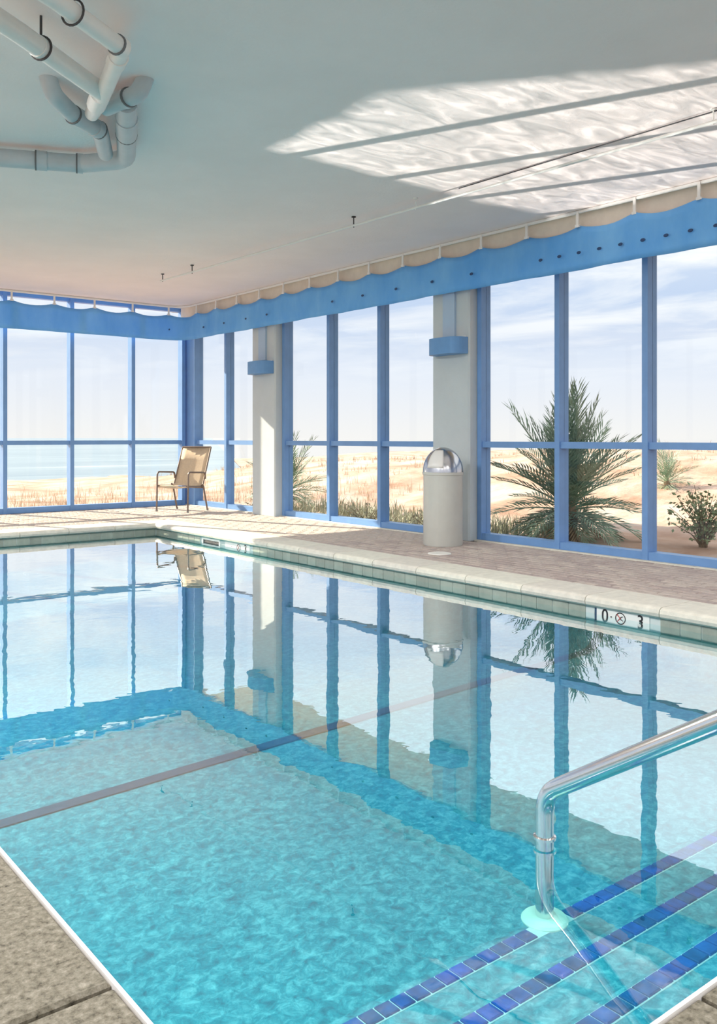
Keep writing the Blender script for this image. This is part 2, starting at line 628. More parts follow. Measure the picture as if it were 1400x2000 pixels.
# mortar bed under the pavers
mb = MB()
mb.box(PX1 + CW, YN, -0.062, XR + 0.05, YB + 0.1, -0.006)
mb.box(-1.5, PY1 + CW, -0.062, PX1 + CW, YB + 0.1, -0.006)
mb.build('mortar_bed', M['mortar'], floor)

# concrete slabs beside the viewer
def slab(x0, y0, x1, y1):
    MB().cham(x0, y0, -0.075, x1, y1, 0.0, 0.008).build('concrete_slab', M['slab'], floor)
ys = [-4.2, -2.7, -1.2, 0.29, 1.79, 3.29, 4.79, 6.3, 7.8, 9.3, 10.8, 12.3, 13.8]
for a, b in zip(ys, ys[1:]):
    slab(-0.72, a + 0.008, PX0 - 0.009, b - 0.008)
    slab(XL, a + 0.008, -0.735, b - 0.008)
xs = [PX0, 1.70, 2.95, 4.2, 5.45, 7.2]
for a, b in zip(xs, xs[1:]):
    slab(a + 0.008, -0.5, b - 0.008, PY0 - 0.009)
    slab(a + 0.008, YN, b - 0.008, -0.515)

# white edge along the near rims
MB().box(PX0 - 0.008, PY0 - 0.008, -0.1, PX0 + 0.001, PY1, 0.002).build('edge_strip', M['trim_white'], floor)
MB().box(PX0 + 0.001, PY0 - 0.008, -0.1, PX1, PY0 + 0.001, 0.002).build('edge_strip', M['trim_white'], floor)

# coping stones
def coping_prof(w):
    # (distance inward from rim, z) section with a rounded nose overhanging the water
    p = [(-0.03, -0.075), (-0.045, -0.062), (-0.05, -0.04), (-0.042, -0.016), (-0.022, -0.003), (0.0, 0.0), (w, 0.0), (w, -0.075)]
    return p
def coping_mesh(length, w, name='coping_stone'):
    prof = coping_prof(w)
    v, f = [], []
    n = len(prof)
    for y in (0.003, length - 0.003):
        for d, z in prof:
            v.append((d, y, z))
    for i in range(n):
        j = (i + 1) % n
        f.append((i, j, n + j, n + i))
    f.append(tuple(range(n)))
    f.append(tuple(n + i for i in reversed(range(n))))
    m_ = MB()
    m_.v, m_.f = v, f
    return m_.mesh(name, M['coping'], False)
cm = coping_mesh(0.61, CW)
y = PY0 + 0.0
while y < PY1 - 0.02:
    place('coping_stone', cm, floor, (PX1, y, 0), None, (1, min(1, (PY1 - y) / 0.61), 1))
    y += 0.61
x = PX1
while x > PX0 - 1.6:
    place('coping_stone', cm, floor, (x, PY1, 0), (0, 0, PI / 2))
    x -= 0.61
MB().cham(PX1, PY1, -0.075, PX1 + CW, PY1 + CW, 0, 0.004).build('coping_stone', M['coping'], floor)

# brick pavers, running bond
BL, BW, GAP = 0.200, 0.100, 0.011
bm_ = MB().cham(-BL / 2 + GAP / 2, -BW / 2 + GAP / 2, -0.05, BL / 2 - GAP / 2, BW / 2 - GAP / 2, 0, 0.006)
brick_me = bm_.mesh('brick', M['brick'])
spots = []
x = PX1 + CW + BW / 2
row = 0
while x < XR + 0.0:
    y = 2.2 + (BL / 2 if row % 2 else 0)
    while y < YB:
        spots.append((x, y, PI / 2))
        y += BL
    x += BW
    row += 1
yy = PY1 + CW + BW / 2
row = 0
while yy < YB + 0.0:
    x = 1.0 + (BL / 2 if row % 2 else 0)
    while x < PX1 + CW - BL / 2 + 0.05:
        spots.append((x, yy, 0))
        x += BL
    yy += BW
    row += 1
COL1 = (7.16, 10.925, 11.555)
COL2 = (7.16, 7.00, 7.60)
fwx, fwy = math.sin(YAW), math.cos(YAW)
def in_view(x, y):
    d = x * fwx + y * fwy
    u = 700 + F_PX * (x * math.cos(YAW) - y * math.sin(YAW)) / d
    return d, (-40 < u < 1440)
def under_col(x, y):
    return any(x > c[0] - 0.02 and c[1] - 0.05 < y < c[2] + 0.05 for c in (COL1, COL2))
seen = [(in_view(x, y)[0], x, y, r) for x, y, r in spots if in_view(x, y)[1] and not under_col(x, y)]
seen.sort()
for d, x, y, r in seen[:300]:
    place('brick', brick_me, floor, (x, y, rnd.uniform(-0.0015, 0.0015)), (0, 0, r))
rest = MB()
for d, x, y, r in seen[300:]:
    bx_, by_ = (BW, BL) if r else (BL, BW)
    rest.cham(x - bx_ / 2 + GAP / 2, y - by_ / 2 + GAP / 2, -0.05, x + bx_ / 2 - GAP / 2, y + by_ / 2 - GAP / 2, rnd.uniform(-0.0015, 0.0015), 0.006)
tag(rest.build('paving_bricks', M['brick'], floor), kind='stuff')

# ---- pool basin
def pool_z(x, y):
    base = -0.375 - 0.034 * (PX1 - x) + 0.010 * (y - 4.0)
    base = max(base, -0.575)
    r = 0.16
    for d in (x - PX0, PX1 - x, PY1 - y):
        if d < r:
            t = (r - d) / r
            base += r * (1 - math.sqrt(max(0.0, 1 - t * t)))
    return min(base, -0.2)
gx = sorted(set([PX0 + d for d in (0, 0.004, 0.015, 0.035, 0.07, 0.11, 0.16)] + [PX1 - d for d in (0, 0.004, 0.015, 0.035, 0.07, 0.11, 0.16)] + [PX0 + 0.16 + i * (PX1 - PX0 - 0.32) / 8 for i in range(9)]))
gy = sorted(set([PY1 - d for d in (0, 0.004, 0.015, 0.035, 0.07, 0.11, 0.16)] + [PY0 + i * (PY1 - 0.16 - PY0) / 14 for i in range(15)]))
pb = MB()
for yv in gy:
    for xv in gx:
        pb.v.append((xv, yv, pool_z(xv, yv)))
nx = len(gx)
for j in range(len(gy) - 1):
    for i in range(nx - 1):
        a = j * nx + i
        pb.f.append((a, a + 1, a + 1 + nx, a + nx))
def wall_strip(p0, p1, idx):
    n = len(pb.v)
    for i in idx:
        v = pb.v[i]
        pb.v.append((v[0], v[1], -0.07))
    for k in range(len(idx) - 1):
        pb.f.append((idx[k], idx[k + 1], n + k + 1, n + k))
ny = len(gy)
wall_strip(0, 0, [j * nx for j in range(ny)])
wall_strip(0, 0, [j * nx + nx - 1 for j in range(ny)])
wall_strip(0, 0, [(ny - 1) * nx + i for i in range(nx)])
wall_strip(0, 0, list(range(nx)))
basin = pb.build('pool_basin', M['plaster'], None, True)
tag(basin, 'pale plastered swimming pool basin with curved wall foot', kind='structure')

# lane mark up the wall and along the floor
LY, LW = 3.97, 0.08
lm = MB()
prof = [(PX1 - 0.006, -0.085)]
for xv in reversed(gx):
    prof.append((min(xv, PX1 - 0.006), pool_z(xv, LY) + 0.006))
for xv, zv in prof:
    w = 0.035 if zv > -0.2 else LW / 2
    lm.v.append((xv, LY - w, zv))
    lm.v.append((xv, LY + w, zv))
for i in range(len(prof) - 1):
    lm.f.append((2 * i, 2 * i + 1, 2 * i + 3, 2 * i + 2))
lm.build('lane_mark', M['lane'], basin)

# steps with a row of navy tiles near each nose
STEPS = [(1.335, -0.21, 1.277), (1.60, -0.29, 1.540), (1.875, -0.37, 1.805)]
tile_me = MB().cham(-0.0245, -0.0245, -0.004, 0.0245, 0.0245, 0.004, 0.0025).mesh('tile', M['navy'])
prev = PY0
RAIL_X, RAIL_Y = 2.215, 1.835
for nose, z, ty in STEPS:
    sb = MB()
    pr_ = [(PY0, -0.62), (PY0, z), (nose - 0.03, z), (nose - 0.012, z - 0.004), (nose - 0.002, z - 0.016), (nose, z - 0.03), (nose, -0.62)]
    n = len(pr_)
    for xv in (PX0 + 0.001, PX1 - 0.001):
        for a, b in pr_:
            sb.v.append((xv, a, b))
    for i in range(n):
        j = (i + 1) % n
        sb.f.append((i, j, n + j, n + i))
    sb.f.append(tuple(range(n)))
    sb.f.append(tuple(n + i for i in reversed(range(n))))
    st = sb.build('step', M['plaster'], basin)
    MB().box(PX0 + 0.01, ty - 0.0285, z - 0.002, PX1 - 0.01, ty + 0.0285, z + 0.0015).build('grout_band', M['grout'], st)
    xv = PX0 + 0.04
    while xv < 4.3:
        if not (ty > 1.7 and abs(xv - RAIL_X) < 0.095):
            place('tile', tile_me, st, (xv, ty, z + 0.0035))
        xv += 0.0555

# waterline tiles on the right and far pool walls
wt_me = MB().cham(-0.0735, -0.066, -0.004, 0.0735, 0.066, 0.004, 0.002).mesh('tile', M['tile'])
MK0, MK1 = 3.55, 3.985
MF0, MF1 = 8.75, 9.30
SK0, SK1 = 9.42, 9.86
y = PY0 + 0.08
while y < PY1 - 0.05:
    if not (MK0 - 0.06 < y < MK1 + 0.06 or MF0 - 0.06 < y < SK1 + 0.06 or abs(y - LY) < 0.09):
        place('tile', wt_me, basin, (PX1 - 0.005, y, -0.146), Matrix(((0, 0, -1), (1, 0, 0), (0, -1, 0))).to_euler())
    y += 0.1535
x = PX0 + 0.08
while x < PX1 - 0.05:
    place('tile', wt_me, basin, (x, PY1 - 0.005, -0.146), Matrix(((1, 0, 0), (0, 0, -1), (0, 1, 0))).to_euler())
    x += 0.1535
MB().box(PX1 - 0.003, PY0, -0.225, PX1 + 0.01, PY1, -0.07).build('grout_band', M['grout'], basin)
MB().box(PX0, PY1 - 0.003, -0.225, PX1, PY1 + 0.01, -0.07).build('grout_band', M['grout'], basin)

# depth markers
def text_mesh(s, size, mat, name):
    cu = bpy.data.curves.new(name, 'FONT')
    cu.body = s
    cu.size = size
    cu.align_x = 'CENTER'
    cu.align_y = 'CENTER'
    cu.extrude = 0.0008
    cu.offset = size * 0.012
    o = bpy.data.objects.new(name, cu)
    COL.objects.link(o)
    dg = bpy.context.evaluated_depsgraph_get()
    dg.update()
    me = bpy.data.meshes.new_from_object(o.evaluated_get(dg))
    bpy.data.objects.remove(o)
    me.materials.clear()
    me.materials.append(mat)
    return me
RW_ROT = Matrix(((0, 0, -1), (-1, 0, 0), (0, 1, 0))).to_euler()   # text facing -X
def ring_mesh(R, w, mat, name):
    m_ = MB()
    for k in range(28):
        a = 2 * PI * k / 28
        for r in (R, R - w):
            m_.v.append((r * math.cos(a), r * math.sin(a), 0.001))
    for k in range(28):
        a, b = 2 * k, 2 * ((k + 1) % 28)
        m_.f.append((a, b, b + 1, a + 1))
    return m_.mesh(name, mat)
def no_diving(parent, y, z, x, R, slash=True):
    ringo = place('ring', ring_mesh(R, R * 0.16, M['ink'], 'ring'), parent, (x, y, z), RW_ROT)
    d = MB()
    # a small diving figure: head, body, legs
    for k in range(12):
        a = 2 * PI * k / 12
        d.v.append((R * (-0.30 + 0.14 * math.cos(a)), R * (-0.18 + 0.14 * math.sin(a)), 0.001))
    d.f.append(tuple(range(12)))
    for quad in (((-0.28, -0.02), (-0.12, -0.16), (0.22, 0.24), (0.12, 0.34)), ((0.12, 0.34), (0.22, 0.24), (0.52, 0.34), (0.50, 0.44)),
                 ((-0.50, -0.42), (-0.42, -0.48), (-0.10, -0.12), (-0.2, -0.06))):
        n = len(d.v)
        d.v += [(R * a, R * b, 0.001) for a, b in quad]
        d.f.append((n, n + 1, n + 2, n + 3))
    n = len(d.v)
    place('diver', d.mesh('diver', M['ink']), parent, (x, y, z), RW_ROT)
    s = MB()
    s.v += [(-R * 0.7, R * 0.6, 0.0014), (-R * 0.6, R * 0.7, 0.0014), (R * 0.7, -R * 0.6, 0.0014), (R * 0.6, -R * 0.7, 0.0014)]
    s.f.append((0, 1, 2, 3))
    place('slash', s.mesh('slash', M['red']), parent, (x, y, z), RW_ROT)
mk = MB().box(PX1 - 0.010, MK0, -0.212, PX1 - 0.002, MK1, -0.080).build('depth_marker', M['marker'], basin)
tag(mk, 'white depth marker tile reading 0 and 3 with no-diving symbol')
mx_ = PX1 - 0.0105
place('numeral', text_mesh('0', 0.115, M['ink'], 'numeral'), mk, (mx_, MK1 - 0.072, -0.128), RW_ROT)
place('numeral', text_mesh('.', 0.115, M['ink'], 'numeral'), mk, (mx_, MK1 - 0.125, -0.105), RW_ROT)
place('numeral', text_mesh('3', 0.115, M['ink'], 'numeral'), mk, (mx_, MK0 + 0.070, -0.128), RW_ROT)
no_diving(mk, (MK0 + MK1) / 2 + 0.015, -0.132, mx_, 0.044)
mf = MB().box(PX1 - 0.010, MF0, -0.212, PX1 - 0.002, MF1, -0.080).build('depth_marker', M['marker'], basin)
tag(mf, 'sunlit white depth marker tile next to the skimmer')
place('numeral', text_mesh('3', 0.115, M['ink'], 'numeral'), mf, (mx_, MF0 + 0.09, -0.128), RW_ROT)
place('numeral', text_mesh('.', 0.115, M['ink'], 'numeral'), mf, (mx_, MF0 + 0.40, -0.105), RW_ROT)
no_diving(mf, MF0 + 0.24, -0.132, mx_, 0.044)
sk = MB()
sk.box(PX1 - 0.014, SK0, -0.21, PX1 + 0.0, SK0 + 0.025, -0.08).box(PX1 - 0.014, SK1 - 0.025, -0.21, PX1, SK1, -0.08)
sk.box(PX1 - 0.014, SK0 + 0.025, -0.105, PX1, SK1 - 0.025, -0.08).box(PX1 - 0.014, SK0 + 0.025, -0.21, PX1, SK1 - 0.025, -0.19)
sko = sk.build('skimmer_frame', M['marker'], basin)
MB().box(PX1 - 0.006, SK0 + 0.025, -0.19, PX1 + 0.0, SK1 - 0.025, -0.105).build('skimmer_mouth', M['dark'], sko)

# ---- water
wa = MB()
wa.v = [(PX0 - 0.001, PY0 - 0.001, ZW), (PX1 + 0.001, PY0 - 0.001, ZW), (PX1 + 0.001, PY1 + 0.001, ZW), (PX0 - 0.001, PY1 + 0.001, ZW)]
wa.f = [(0, 1, 2, 3)]
wo_ = wa.build('pool_water', M['water'])
tag(wo_, 'still clear turquoise water mirroring the windows', 'water', kind='stuff')

# ---- header over the right windows and curtain track
tag(MB().box(7.135, YN, 2.98, XR + 0.26, YB - 0.02, ZC).build('trim_1', M['header']), 'beige header beam above the right-hand windows', kind='structure')
tr_ = MB()
XV, YV = 7.08, 13.64
path = [(XV, -4.0, 0), (XV, YV - 0.3, 0)] + [tuple(p) for p in arc((XV - 0.3, YV - 0.3, 0), (1, 0, 0), (0, 1, 0), 0.3, 0, PI / 2, 8)] + [(XL + 0.2, YV, 0)]
for (a, b) in zip(path, path[1:]):
    pass
tr_.tube([(p[0], p[1], ZC - 0.018) for p in path], 0.017, 8)
tag(tr_.build('trim_2', M['white_paint'], None, True), 'white curtain track under the ceiling edge', kind='structure')

# ---- window walls
MW, MD = 0.062, 0.15
Z_RAIL = 1.074
def window(name, label, axis, at, us, z0, z1, flip=1, wide=()):
    """us: mullion centres along the wall; at: inner face coordinate; flip: outward sign"""
    root = empty(name, (at, us[0], 0) if axis == 'x' else (us[0], at, 0))
    tag(root, label, kind='structure')
    inv = -root.location
    def bx(nm, mat, u0, u1, d0, d1, za, zb):
        d0, d1 = sorted((at + flip * d0, at + flip * d1))
        m_ = MB()
        if axis == 'x':
            m_.box(d0, u0, za, d1, u1, zb)
        else:
            m_.box(u0, d0, za, u1, d1, zb)
        o = m_.build(nm, mat, root)
        o.location = inv
        return o
    for i, u in enumerate(us):
        w = wide[i] if wide else MW
        bx('mullion', M['frame'], u - w / 2, u + w / 2, 0, MD, z0, z1)
    for a, b in zip(us, us[1:]):
        a, b = min(a, b) + MW / 2, max(a, b) - MW / 2
        bx('bottom_rail', M['frame'], a, b, 0.01, MD - 0.01, z0, z0 + 0.085)
        bx('mid_rail', M['frame'], a, b, 0.02, MD - 0.02, Z_RAIL - 0.033, Z_RAIL + 0.033)
        bx('top_rail', M['frame'], a, b, 0.02, MD - 0.02, z1 - 0.06, z1)
        bx('pane', M['glass'], a, b, 0.078, 0.084, z0 + 0.085, Z_RAIL - 0.033)
        bx('pane', M['glass'], a, b, 0.078, 0.084, Z_RAIL + 0.033, z1 - 0.06)
    return root
ya = [6.96] + [6.90 - i * BAY for i in range(1, 11)]
window('window_1', 'blue framed glazing beside the palm, nearest on the right wall', 'x', XR, ya, 0.0, 3.0)
window('window_2', 'blue framed glazing between the two wall columns', 'x', XR, [7.66, 8.71, 9.79, 10.885], 0.0, 3.0)
window('window_3', 'narrow blue framed glazing by the corner chair', 'x', XR, [11.60, 12.56, 13.62], 0.0, 3.0)
xb = [7.20 - 0.0] + [XR + 0.03 - k * BAY for k in range(1, 11)]
window('window_4', 'blue framed glazing facing the sea along the far wall', 'y', YB, xb, 0.0, ZC)
MB().box(XR - 0.02, YB - 0.26, 0.0, XR + MD, YB + MD, ZC).build('corner_post', M['frame'], bpy.data.objects['window_3']).location = -bpy.data.objects['window_3'].location
# glazing on the two sides of the hall behind and left of the viewer
window('window_5', 'blue framed glazing along the left side', 'x', XL, [YB - i * 1.55 for i in range(12)], 0.0, ZC, -1)
window('window_6', 'blue framed glazing behind the viewer', 'y', YN, [XL + 0.1 + i * 1.45 for i in range(8)], 0.0, ZC, -1)
# thin sill upstand
tag(MB().box(XR - 0.05, YN, -0.01, XR, 6.99, 0.012).box(XR - 0.05, 7.61, -0.01, XR, 10.92, 0.012).box(XR - 0.05, 11.56, -0.01, XR, YB, 0.012).build('baseboard_right', M['coping']), 'pale sill strip under the right windows', kind='structure')

# ---- columns
def column(name, label, c, strip):
    x0, y0, y1 = c
    m_ = MB()
    ch = 0.02
    sec = [(x0 + ch, y0), (XR + 0.2, y0), (XR + 0.2, y1), (x0 + ch, y1), (x0, y1 - ch), (x0, y0 + ch)]
    n = len(sec)
    for z in (0.0, ZC):
        for a, b in sec:
            m_.v.append((a, b, z))
    for i in range(n):
        j = (i + 1) % n
        m_.f.append((i, j, n + j, n + i))
    m_.f.append(tuple(range(n)))
    m_.f.append(tuple(n + i for i in range(n)))
    o = m_.build(name, M['column'])
    tag(o, label, kind='structure')
    ym = (y0 + y1) / 2
    MB().box(x0 - 0.03, ym - 0.10, 2.30, x0 + 0.01, ym + 0.09, 2.975).build('cable_cover', M['strip'], o)
    return o
column('wall_column', 'pale square wall column behind the waste bin', COL2, True)
column('wall_column', 'pale wall column catching sun near the corner chair', COL1, True)

# ---- outdoor balcony slab above the right windows
tag(MB().box(XR + 0.28, YN - 2, 3.46, 9.35, YB + 1.2, 3.7).build('balcony_slab', M['sofit']), 'balcony slab overhanging the right-hand windows outside', kind='structure')

# ================================================================== OUTDOORS
def hash2(i, j):
    return math.sin(i * 127.1 + j * 311.7) * 43758.5453 % 1.0
def vnoise(x, y):
    i, j = math.floor(x), math.floor(y)
    fx, fy = S(x - i), S(y - j)
    a = hash2(i, j) * (1 - fx) + hash2(i + 1, j) * fx
    b = hash2(i, j + 1) * (1 - fx) + hash2(i + 1, j + 1) * fx
    return a * (1 - fy) + b * fy
def ground(x, y):
    b = -0.16 - 0.30 * S((y - 15) / 9) - 1.35 * S((y - 22) / 48)
    ridge = 19 + 2.5 * (vnoise(y * 0.13, 3.3) - 0.5)
    d = S((x - 10.5) / (ridge - 10.5)) * (0.72 + 0.45 * vnoise(y * 0.22 + 9, 7.7))
    d *= 1 - 0.35 * S((x - ridge) / 30)
    d *= S((40 - y + 1.3 * max(0.0, x - 24)) / 18)
    n = (vnoise(x * 0.9, y * 0.9) - 0.5) * 0.12 + (vnoise(x * 0.35, y * 0.35) - 0.5) * 0.22
    k = S((max(x - 7.6, y - 14.2, -x - 3.6, -y - 4.8)) / 2.5)
    return b + d + n * k - 0.12 * (1 - k)
def axis_pts(lo, a, b, hi):
    p = []
    s, st = a, 0.45
    left = [a]
    while s > lo:
        st = min(st * 1.13, 25)
        s -= st
        left.append(s)
    right = [b]
    s, st = b, 0.45
    while s < hi:
        st = min(st * 1.10, 25)
        s += st
        right.append(s)
    mid = [a + (b - a) * i / 24 for i in range(1, 24)]
    return sorted(left + mid + right)
tx = axis_pts(-250, XL - 0.35, XR + 0.29, 260)
ty_ = axis_pts(-150, YN - 0.35, YB + 0.26, 110)
te = MB()
for b in ty_:
    for a in tx:
        te.v.append((a, b, ground(a, b)))
n = len(tx)
for j in range(len(ty_) - 1):
    for i in range(n - 1):
        cxm, cym = (tx[i] + tx[i + 1]) / 2, (ty_[j] + ty_[j + 1]) / 2
        if XL - 0.35 < cxm < XR + 0.29 and YN - 0.35 < cym < YB + 0.26:
            continue
        a = j * n + i
        te.f.append((a, a + 1, a + 1 + n, a + n))
sand = te.build('sand_ground', M['sand'], None, True)
tag(sand, 'pale sand dunes and beach outside the windows', kind='structure')
sea = MB()
sea.v = [(-4000, 50, -1.62), (31, 50, -1.62), (3080, 5500, -1.62), (-4000, 5500, -1.62)]
sea.f = [(0, 1, 2, 3)]
tag(sea.build('sea', M['sea']), 'calm pale blue sea beyond the beach', kind='structure')

# dune grass: far too many blades to count
def blades(area, count, hmin, hmax, wid, lean, seed, tall=0.0):
    r = random.Random(seed)
    m_ = MB()
    for _ in range(count):
        x0, y0 = area(r)
        # tufts
        for k in range(r.randint(4, 8)):
            x = x0 + r.gauss(0, 0.07)
            y = y0 + r.gauss(0, 0.07)
            z = ground(x, y) - 0.03
            h = r.uniform(hmin, hmax) * (2.0 if r.random() < tall else 1.0)
            a = r.uniform(0, 2 * PI)
            l = r.uniform(0.1, lean) * h
            px, py = math.cos(a + PI / 2) * wid, math.sin(a + PI / 2) * wid
            mx, my, tx2, ty2 = x + math.cos(a) * l * 0.35, y + math.sin(a) * l * 0.35, x + math.cos(a) * l, y + math.sin(a) * l
            n = len(m_.v)
            m_.v += [(x - px, y - py, z), (x + px, y + py, z), (mx + px * 0.7, my + py * 0.7, z + h * 0.6), (mx - px * 0.7, my - py * 0.7, z + h * 0.6), (tx2, ty2, z + h)]
            m_.f += [(n, n + 1, n + 2, n + 3), (n + 3, n + 2, n + 4)]
    return m_
def area_back(r):
    return r.uniform(-1.5, 13.5), 14.6 + 11 * r.random() ** 1.4
def area_right(r):
    return r.uniform(14.2, 24), r.uniform(1, 32)
def area_scrub(r):
    return r.uniform(8.2, 10.4), r.uniform(7.9, 13.9)
def raw(m_, name, mat):
    me = bpy.data.meshes.new(name)
    me.from_pydata(m_.v, [], m_.f)
    me.materials.append(mat)
    return place(name, me)
tag(raw(blades(area_back, 950, 0.08, 0.30, 0.005, 0.8, 3, 0.08), 'dune_grass', M['grass']), 'sparse russet dune grass between the far windows and beach', 'grass', kind='stuff')
tag(raw(blades(area_right, 500, 0.06, 0.2, 0.008, 0.9, 4), 'dune_grass', M['grass']), 'dry grass on the dune ridge beyond the right windows', 'grass', kind='stuff')
tag(raw(blades(area_scrub, 420, 0.10, 0.34, 0.010, 0.9, 5), 'dune_scrub', M['scrub']), 'low grey-green scrub just outside the middle right windows', 'scrub', kind='stuff')


# palms: fronds with narrow leaflets, each frond a part
def frond_mesh(L, name, mat, droop, seed, leaf=0.30):
    r = random.Random(seed)
    m_ = MB()
    N = 9
    pts = []
    for i in range(N + 1):
        t = i / N
        pts.append(Vector((L * t * (1 - 0.12 * droop * t), 0, L * (0.12 * t - droop * 0.42 * t * t))))
    # rachis as a thin three-sided stem
    m_.tube(pts, [0.011 * (1 - 0.8 * i / N) + 0.002 for i in range(N + 1)], 4)
    K = 20
    for i in range(3, K + 1):
        t = i / K
        k = min(N - 1, int(t * N))
        q = t * N - k
        p = pts[k].lerp(pts[k + 1], q)
        d = (pts[k + 1] - pts[k]).normalized()
        up = Vector((0, 1, 0)).cross(d) * -1
        ll = leaf * L * (0.55 + 0.8 * math.sin(PI * min(1, 0.12 + t * 0.85)) * 0.6) * r.uniform(0.85, 1.1)
        for s in (-1, 1):
            ang = math.radians(56 - 34 * t)
            dir_ = (d * math.cos(ang) + Vector((0, s, 0)) * math.sin(ang) + up * r.uniform(0.1, 0.35)).normalized()
            tip = p + dir_ * ll + Vector((0, 0, -0.10 * ll))
            mid = p + dir_ * ll * 0.5 + Vector((0, 0, 0.02 * ll))
            w = d * (0.014 + 0.005 * L)
            n = len(m_.v)
            m_.v += [tuple(p), tuple(mid - w), tuple(tip), tuple(mid + w)]
            m_.f += [(n, n + 1, n + 2, n + 3)]
    me = bpy.data.meshes.new(name)
    me.from_pydata(m_.v, [], m_.f)
    me.materials.append(mat)
    return me
FR = [frond_mesh(1.0, 'frond', M['palm'], d, 11 + i) for i, d in enumerate((0.25, 0.6, 1.0))]
FD = frond_mesh(1.0, 'dry_frond', M['palm_dry'], 1.3, 20)
def palm(name, label, x, y, size, n, trunk_h, seed, dry=6, erect=0.9):
    r = random.Random(seed)
    z = ground(x, y)
    root = empty(name, (x, y, z - 0.02))
    tag(root, label, 'palm')
    MB().tube([(0, 0, 0), (0.01, 0, trunk_h * 0.5), (0, 0.01, trunk_h)], [0.09 * size, 0.10 * size, 0.07 * size], 10).build('trunk', M['trunk'], root, True)
    for i in range(n):
        t = (i + 0.5) / n
        a = i * 2.39996 + r.uniform(-0.25, 0.25)
        el = math.radians(84 - 104 * t / max(erect, 0.01) + r.uniform(-10, 10))
        me = FR[0] if t < 0.35 else (FR[1] if t < 0.7 else FR[2])
        s = size * r.uniform(0.75, 1.08) * (0.80 + 0.36 * (1 - t))
        o = place('frond', me, root, (0, 0, trunk_h * (0.95 - 0.45 * t)), (r.uniform(-0.3, 0.3), -el, a), (s, s, s))
    for i in range(dry):
        a = i * 2.39996 + 1
        o = place('dry_frond', FD, root, (0, 0, trunk_h * 0.5), (0, math.radians(r.uniform(15, 40)), a), (size * 0.7,) * 3)
    return root
palm('palm_bush', 'bushy green palm filling the panes right of the waste bin', 9.25, 7.28, 1.16, 84, 0.60, 5, 9, 1.0)
palm('palm_bush', 'hazy green palm in the middle windows beside the sunlit column', 9.6, 14.2, 0.95, 40, 0.5, 8, 4)
palm('palm_bush', 'small palm tuft on the sand at the right photo edge', 14.6, 9.25, 0.62, 26, 0.15, 9, 2)


def shrub(name, label, x, y, h, w, n, seed, mat, lz=0.035):
    r = random.Random(seed)
    z = ground(x, y)
    root = empty(name, (x, y, z - 0.02))
    tag(root, label, 'shrub')
    st = MB()
    lf = MB()
    for i in range(n):
        a = r.uniform(0, 2 * PI)
        rr = w * math.sqrt(r.random())
        tip = Vector((rr * math.cos(a), rr * math.sin(a), h * (0.45 + 0.55 * r.random()) * (1 - 0.35 * (rr / w) ** 2)))
        mid = Vector((tip.x * 0.35, tip.y * 0.35, tip.z * 0.55))
        pts = [Vector((r.uniform(-.04, .04), r.uniform(-.04, .04), 0)), mid, tip]
        st.tube(pts, [0.008, 0.005, 0.003], 4)
        for k in range(16):
            t = 0.35 + 0.65 * k / 15
            p = (pts[1].lerp(tip, (t - 0.5) * 2) if t > 0.5 else pts[0].lerp(pts[1], t * 2)) + Vector((r.gauss(0, .03), r.gauss(0, .03), r.gauss(0, .03)))
            d = Vector((r.gauss(0, 1), r.gauss(0, 1), r.gauss(0.3, 0.7))).normalized()
            s = d.cross(Vector((r.gauss(0, 1), r.gauss(0, 1), r.gauss(0, 1)))).normalized()
            L = lz * r.uniform(0.7, 1.5)
            nn = len(lf.v)
            lf.v += [tuple(p), tuple(p + d * L * 0.5 + s * L * 0.3), tuple(p + d * L), tuple(p + d * L * 0.5 - s * L * 0.3)]
            lf.f += [(nn, nn + 1, nn + 2, nn + 3)]
    st.build('stems', M['trunk'], root)
    me = bpy.data.meshes.new('foliage')
    me.from_pydata(lf.v, [], lf.f)
    me.materials.append(mat)
    tag(place('foliage', me, root), kind='stuff')
    return root
shrub('leafy_shrub', 'low leafy green shrub at the bottom right pane', 9.75, 5.70, 0.80, 0.42, 46, 31, M['shrub'], 0.05)
shrub('leafy_shrub', 'grey-green shrub against the glass behind the waste bin', 8.5, 9.0, 0.42, 0.5, 30, 32, M['scrub'])
shrub('leafy_shrub', 'grey-green shrub outside the glass near the sunlit column', 8.6, 10.6, 0.5, 0.5, 30, 33, M['scrub'])
shrub('leafy_shrub', 'pale shrub outside the narrow corner glazing', 8.7, 13.4, 0.8, 0.45, 34, 34, M['scrub'])

